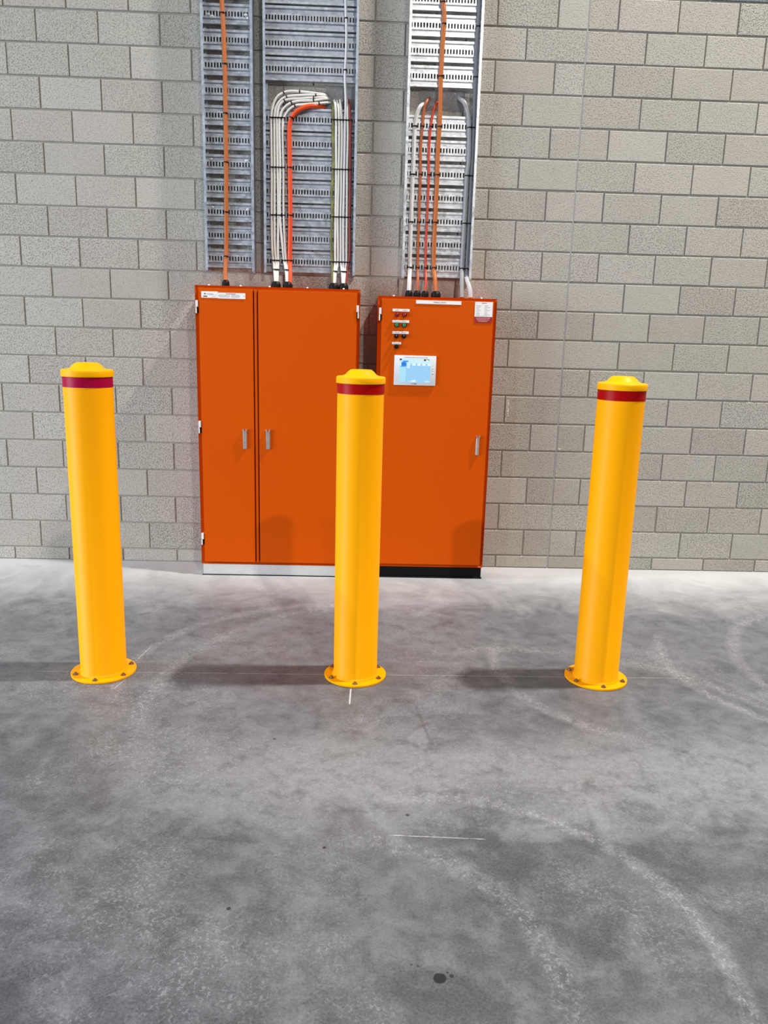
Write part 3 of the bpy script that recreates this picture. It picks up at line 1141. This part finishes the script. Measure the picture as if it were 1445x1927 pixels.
# ================================================================== CABLES AND CONDUITS
PATH = {
'orangeL':[(-2.388,-0.065,3.881),(-2.387,-0.065,3.76),(-2.38,-0.065,3.577),(-2.375,-0.065,3.328),(-2.376,-0.065,3.073),(-2.377,-0.065,2.812),(-2.383,-0.065,2.478),(-2.388,-0.065,2.204),(-2.389,-0.094,2.08),(-2.382,-0.119,2.012)],
'a':[(-1.733,-0.065,3.239),(-1.788,-0.065,3.239),(-1.889,-0.065,3.246),(-1.953,-0.065,3.246),(-1.994,-0.065,3.236),(-2.035,-0.065,3.21),(-2.06,-0.065,3.169),(-2.072,-0.065,3.126),(-2.077,-0.065,3.071),(-2.077,-0.065,2.969),(-2.075,-0.065,2.764),(-2.077,-0.065,2.472),(-2.074,-0.065,2.254),(-2.066,-0.065,2.172),(-2.053,-0.091,2.089),(-2.046,-0.117,2.017)],
'b':[(-1.733,-0.065,3.233),(-1.783,-0.065,3.229),(-1.889,-0.065,3.223),(-1.975,-0.065,3.212),(-2.017,-0.065,3.187),(-2.044,-0.065,3.148),(-2.054,-0.065,3.106),(-2.056,-0.065,3.072),(-2.057,-0.065,2.969),(-2.056,-0.065,2.764),(-2.058,-0.065,2.472),(-2.056,-0.065,2.254),(-2.048,-0.065,2.173),(-2.044,-0.091,2.089),(-2.039,-0.117,2.017)],
'c':[(-1.719,-0.065,3.22),(-1.797,-0.065,3.212),(-1.889,-0.065,3.203),(-1.939,-0.065,3.2),(-1.989,-0.065,3.188),(-2.021,-0.065,3.158),(-2.035,-0.065,3.115),(-2.038,-0.065,3.072),(-2.038,-0.065,2.97),(-2.035,-0.065,2.765),(-2.032,-0.065,2.473),(-2.036,-0.065,2.255),(-2.034,-0.065,2.173),(-2.033,-0.091,2.089),(-2.032,-0.117,2.017)],
'd':[(-1.717,-0.065,3.214),(-1.797,-0.065,3.195),(-1.888,-0.065,3.19),(-1.943,-0.065,3.177),(-1.985,-0.065,3.15),(-2.008,-0.065,3.12),(-2.019,-0.065,3.082),(-2.022,-0.065,3.056),(-2.022,-0.065,2.971),(-2.017,-0.065,2.766),(-2.021,-0.065,2.473),(-2.001,-0.065,2.256),(-1.993,-0.065,2.183),(-1.977,-0.084,2.108),(-1.968,-0.118,2.015)],
'e':[(-1.71,-0.065,3.191),(-1.76,-0.065,3.179),(-1.861,-0.065,3.169),(-1.921,-0.065,3.159),(-1.962,-0.065,3.13),(-1.987,-0.065,3.095),(-1.999,-0.065,3.065),(-2.0,-0.065,3.04),(-2.0,-0.065,2.971),(-1.995,-0.065,2.766),(-1.994,-0.065,2.474),(-1.984,-0.065,2.257),(-1.978,-0.065,2.183),(-1.966,-0.084,2.108),(-1.959,-0.118,2.015)],
'f':[(-1.751,-0.065,3.166),(-1.815,-0.065,3.16),(-1.87,-0.065,3.144),(-1.916,-0.065,3.115),(-1.943,-0.065,3.08),(-1.954,-0.065,3.041),(-1.956,-0.065,2.973),(-1.953,-0.065,2.768),(-1.95,-0.065,2.475),(-1.953,-0.065,2.257),(-1.953,-0.065,2.176),(-1.947,-0.09,2.092),(-1.945,-0.118,2.016)],
'g':[(-1.668,-0.065,3.182),(-1.668,-0.065,3.153),(-1.667,-0.065,3.068),(-1.667,-0.065,2.982),(-1.662,-0.065,2.777),(-1.671,-0.065,2.627),(-1.663,-0.065,2.476),(-1.671,-0.065,2.347),(-1.663,-0.065,2.184),(-1.659,-0.087,2.1),(-1.655,-0.116,2.02)],
'h':[(-1.658,-0.065,3.195),(-1.654,-0.065,3.178),(-1.648,-0.065,3.068),(-1.648,-0.065,2.983),(-1.644,-0.065,2.777),(-1.643,-0.065,2.628),(-1.644,-0.065,2.477),(-1.643,-0.065,2.267),(-1.642,-0.065,2.185),(-1.647,-0.087,2.1),(-1.649,-0.116,2.02)],
'i':[(-1.641,-0.065,3.192),(-1.635,-0.065,3.171),(-1.627,-0.065,3.069),(-1.625,-0.065,2.984),(-1.626,-0.065,2.778),(-1.627,-0.065,2.628),(-1.629,-0.065,2.477),(-1.623,-0.065,2.267),(-1.623,-0.065,2.185),(-1.636,-0.083,2.109),(-1.642,-0.116,2.02)],
'j':[(-1.622,-0.065,3.196),(-1.619,-0.065,3.171),(-1.609,-0.065,3.07),(-1.606,-0.065,2.984),(-1.608,-0.065,2.779),(-1.607,-0.065,2.629),(-1.608,-0.065,2.478),(-1.604,-0.065,2.268),(-1.603,-0.065,2.186),(-1.592,-0.086,2.102),(-1.588,-0.116,2.022)],
'k':[(-1.598,-0.065,3.91),(-1.596,-0.065,3.789),(-1.587,-0.065,3.605),(-1.588,-0.065,3.481),(-1.593,-0.065,3.355),(-1.585,-0.065,3.196),(-1.588,-0.065,3.07),(-1.588,-0.065,2.985),(-1.589,-0.065,2.779),(-1.589,-0.065,2.63),(-1.59,-0.065,2.478),(-1.587,-0.065,2.268),(-1.585,-0.065,2.186),(-1.582,-0.086,2.102),(-1.582,-0.116,2.022)],
'm':[(-1.576,-0.065,3.198),(-1.573,-0.065,3.164),(-1.57,-0.065,3.071),(-1.568,-0.065,2.985),(-1.57,-0.065,2.78),(-1.568,-0.065,2.63),(-1.567,-0.065,2.479),(-1.566,-0.065,2.269),(-1.565,-0.065,2.187),(-1.572,-0.086,2.103),(-1.576,-0.115,2.022)],
'l':[(-1.566,-0.065,3.198),(-1.56,-0.065,3.173),(-1.551,-0.065,3.072),(-1.551,-0.065,2.986),(-1.549,-0.065,2.78),(-1.547,-0.065,2.631),(-1.548,-0.065,2.48),(-1.543,-0.065,2.269),(-1.546,-0.065,2.188),(-1.558,-0.086,2.103),(-1.565,-0.115,2.022)],
'w':[(-1.073,-0.065,3.205),(-1.089,-0.065,3.187),(-1.109,-0.065,3.144),(-1.121,-0.065,3.071),(-1.125,-0.065,2.979),(-1.125,-0.065,2.852),(-1.127,-0.065,2.757),(-1.128,-0.065,2.607),(-1.128,-0.065,2.454),(-1.129,-0.065,2.286),(-1.127,-0.065,2.163),(-1.129,-0.099,2.068),(-1.131,-0.125,1.974)],
'n':[(-1.04,-0.065,3.233),(-1.054,-0.065,3.206),(-1.065,-0.065,3.169),(-1.073,-0.065,3.054),(-1.08,-0.065,2.95),(-1.079,-0.065,2.854),(-1.075,-0.065,2.756),(-1.076,-0.065,2.608),(-1.074,-0.065,2.456),(-1.075,-0.065,2.314),(-1.072,-0.066,2.158),(-1.071,-0.098,2.07),(-1.075,-0.125,1.976)],
'o':[(-0.982,-0.065,3.211),(-0.992,-0.065,3.187),(-1.005,-0.065,3.147),(-1.018,-0.065,3.056),(-1.023,-0.065,2.952),(-1.023,-0.065,2.855),(-1.018,-0.065,2.758),(-1.019,-0.065,2.61),(-1.019,-0.065,2.457),(-1.021,-0.065,2.316),(-1.017,-0.065,2.159),(-1.015,-0.097,2.071),(-1.021,-0.125,1.977)],
'q':[(-0.98,-0.065,3.933),(-0.968,-0.065,3.812),(-0.957,-0.065,3.744),(-0.955,-0.065,3.681),(-0.96,-0.065,3.553),(-0.961,-0.065,3.435),(-0.963,-0.065,3.364),(-0.961,-0.065,3.227),(-0.959,-0.065,3.064),(-0.963,-0.065,2.954),(-0.964,-0.065,2.857),(-0.961,-0.065,2.759),(-0.962,-0.065,2.612),(-0.964,-0.065,2.459),(-0.966,-0.065,2.317),(-0.96,-0.065,2.161),(-0.951,-0.097,2.073),(-0.945,-0.125,1.973)],
'r':[(-0.822,-0.065,3.241),(-0.801,-0.065,3.214),(-0.784,-0.065,3.182),(-0.768,-0.065,3.137),(-0.76,-0.065,3.064),(-0.753,-0.065,2.864),(-0.76,-0.065,2.756),(-0.761,-0.065,2.618),(-0.762,-0.065,2.465),(-0.764,-0.065,2.297),(-0.765,-0.065,2.166),(-0.767,-0.095,2.079),(-0.766,-0.125,1.965)],
's':[(-0.731,-0.065,3.943),(-0.731,-0.065,3.821),(-0.732,-0.065,3.677),(-0.735,-0.065,3.531),(-0.733,-0.065,3.378),(-0.732,-0.065,3.235),(-0.731,-0.065,3.074),(-0.728,-0.065,2.865),(-0.732,-0.065,2.77),(-0.731,-0.065,2.619),(-0.731,-0.065,2.463),(-0.731,-0.065,2.298),(-0.732,-0.065,2.167),(-0.735,-0.089,2.093)],
't':[(-0.735,-0.086,2.103),(-0.732,-0.093,2.083),(-0.721,-0.103,2.056),(-0.71,-0.116,2.019),(-0.705,-0.125,1.966)],

}
TIES_L = (3.082, 2.776, 2.474, 2.180)
TIES_R = (3.062, 2.762, 2.458, 2.160)


def cable(key, name, r, mat, label, cat, ties, group=None, from_wall=False, dx=0.0, dy=0.0, extend=False, tie_r=None, sides=12):
    pts = []
    for (x, y, z) in PATH[key]:
        if abs(y + 0.065) < 0.002:
            y = -(0.0425 + r)
        pts.append((x + dx, y + dy, z))
    if from_wall:
        a, b_ = Vector(pts[0]), Vector(pts[1])
        d = (a - b_).normalized() * 0.02
        pts[0] = (a.x, -0.030, a.z)
        pts.insert(0, (a.x + d.x, -0.004, a.z + d.z))
    if extend:
        a = pts[0]
        pts.insert(0, (a[0], a[1], 4.50))
    path = catmull(pts, 5)
    org = pts[-1]
    o = from_bm(name, tube(bmesh.new(), path, r, sides), mat, None, org, 60)
    tag(o, label, cat, group)
    tr_ = tie_r or r
    for zt in ties:
        # point of the path at this height
        best = None
        for a, b_ in zip(path, path[1:]):
            if (a.z - zt) * (b_.z - zt) <= 0 and abs(a.z - b_.z) > 1e-5:
                t = (zt - a.z) / (b_.z - a.z)
                best = (a.lerp(b_, t), (b_ - a).normalized())
        if not best:
            continue
        p, t = best
        bm = tube(bmesh.new(), [p - t * 0.0035, p + t * 0.0035], tr_ + 0.0022, 12)
        bx(bm, p.x + tr_ * 0.35, p.x + tr_ * 0.35 + 0.007, p.y - tr_ - 0.0055, p.y - tr_ * 0.6, p.z - 0.004, p.z + 0.004, 0.0008)
        c_ = from_bm('cable_tie', bm, 'black', o, p, 40)
    return o


def cross_ties(o, key, at, r):
    """ties on the sweeping bend, placed at path points"""
    pts = [Vector((x, -(0.0425 + r), z)) for (x, y, z) in PATH[key]]
    for i in at:
        p = pts[i]
        t = (pts[i + 1] - pts[i - 1]).normalized()
        bm = tube(bmesh.new(), [p - t * 0.0035, p + t * 0.0035], r + 0.0022, 12)
        from_bm('cable_tie', bm, 'black', o, p, 40)


cable('orangeL', 'power_cable', 0.0145, 'cable_orange', 'thick burnt-orange cable running down the narrowest tray', 'cable',
      (3.688, 3.391, 3.096, 2.796, 2.482, 2.194), extend=True)
G1 = 'white cables bending out of the wall on the widest tray'
lab = {'a': 'outermost white cable of the bundle that bends left out of the wall',
       'b': 'second white cable from the left rail of the widest tray',
       'c': 'third white cable from the left rail, middle of the five in the bent bundle',
       'd': 'fourth white cable from the left rail of the widest tray',
       'e': 'innermost white cable of the bent bundle, next to the bright orange cable'}
for k, at in (('a', (2, 4)), ('b', (1, 3)), ('c', (1, 4)), ('d', (1, 3)), ('e', (1, 3))):
    o = cable(k, 'white_cable', 0.0082, 'cable_white', lab[k], 'cable', TIES_L + (2.115,), G1, True)
    cross_ties(o, k, at, 0.0082)
cable('f', 'orange_cable', 0.0150, 'cable_hot', 'bright orange-red cable bending out of the wall beside the white bundle', 'cable', TIES_L, None, True)
cable('g', 'earth_cable', 0.0085, 'cable_green', 'olive green cable on the widest tray', 'cable', TIES_L, None, True)
G2 = 'white cables on the right side of the widest tray'
cable('h', 'white_cable', 0.0080, 'cable_white', 'short white cable directly right of the olive green cable', 'cable', TIES_L + (2.115,), G2, True)
cable('i', 'white_cable', 0.0080, 'cable_white', 'second short white cable right of the olive green cable', 'cable', TIES_L + (2.115,), G2, True)
cable('j', 'white_cable', 0.0080, 'cable_white', 'third short white cable right of the olive green cable', 'cable', TIES_L + (2.115,), G2, True)
cable('k', 'white_cable', 0.0080, 'cable_white2', 'long white cable coming from the top along the right of the widest tray', 'cable',
      (3.690, 3.385) + TIES_L + (2.115,), None, False, 0, 0, True)
cable('m', 'white_cable', 0.0075, 'cable_white', 'short white cable between the long white cable and the dark red one', 'cable', TIES_L + (2.115,), G2, True)
cable('l', 'red_cable', 0.0090, 'cable_red', 'dark red cable beside the right rail of the widest tray', 'cable', TIES_L, None, True)
G3 = 'flat bundle of thin white cables on the bright tray'
for k, (dx, dy, s) in enumerate(((-0.0085, 0.0, 'left'), (0.0, -0.006, 'middle, foremost'), (0.0085, 0.0, 'right'))):
    cable('w', 'thin_white_cable', 0.0052, 'cable_white2', 'thin white cable, %s strand of the bundle on the bright tray' % s, 'cable',
          TIES_R, G3, True, dx, dy)
cable('n', 'orange_cable', 0.0092, 'cable_rust', 'rust-orange cable next to the thin white bundle', 'cable', TIES_R, None, True)
cable('o', 'orange_cable', 0.0080, 'cable_redor', 'slim red-orange cable between the rust-orange and the thick orange cable', 'cable', TIES_R, None, True)
cable('q', 'power_cable', 0.0142, 'cable_orange', 'thick orange cable running the whole height of the bright tray', 'cable',
      (3.804, 3.677, 3.367) + TIES_R, None, False, 0, 0, True)
cable('r', 'conduit', 0.0145, 'conduit', 'light grey conduit bending out of the wall down to the control cabinet', 'conduit', TIES_R, None, True, 0, 0, False, None, 16)
cable('s', 'conduit', 0.0125, 'conduit_dark', 'straight dark grey conduit along the right rail of the bright tray', 'conduit',
      (3.670, 3.370) + TIES_R, None, False, 0, 0, True, None, 16)
tb = tube(bmesh.new(), catmull(PATH['t'], 6), 0.0150, 16)
to = from_bm('conduit_bend', tb, 'conduit_pale', None, PATH['t'][-1], 60)
tag(to, 'white plastic conduit bend entering the control cabinet top', 'conduit')


# sealant over the wall openings
def sealant(x0, x1, z0, z1, seed, label):
    r_ = random.Random(seed)
    bm = bmesh.new()
    nx, nz = 22, 14
    g = []
    for i in range(nx + 1):
        col = []
        for j in range(nz + 1):
            u, v = i / nx * 2 - 1, j / nz * 2 - 1
            e = max(0.0, 1 - max(abs(u), abs(v)) ** 6)
            yy = -0.003 - 0.012 * e * (0.5 + 0.5 * r_.random())
            x = x0 + (x1 - x0) * i / nx + (r_.random() - 0.5) * 0.004
            z = z0 + (z1 - z0) * j / nz + (r_.random() - 0.5) * 0.004
            col.append(bm.verts.new((x, yy, z)))
        g.append(col)
    for i in range(nx):
        for j in range(nz):
            bm.faces.new((g[i][j], g[i + 1][j], g[i + 1][j + 1], g[i][j + 1]))
    bmesh.ops.recalc_face_normals(bm, faces=bm.faces)
    o = from_bm('sealant_patch', bm, 'sealant', None, ((x0 + x1) / 2, -0.003, z0), 60)
    tag(o, label, 'sealant')


sealant(-1.725, -1.530, 3.150, 3.300, 1, 'glossy clear sealant patch behind the cables of the widest tray')
sealant(-1.100, -0.800, 3.170, 3.300, 2, 'glossy clear sealant patch on the wall within the bright tray')
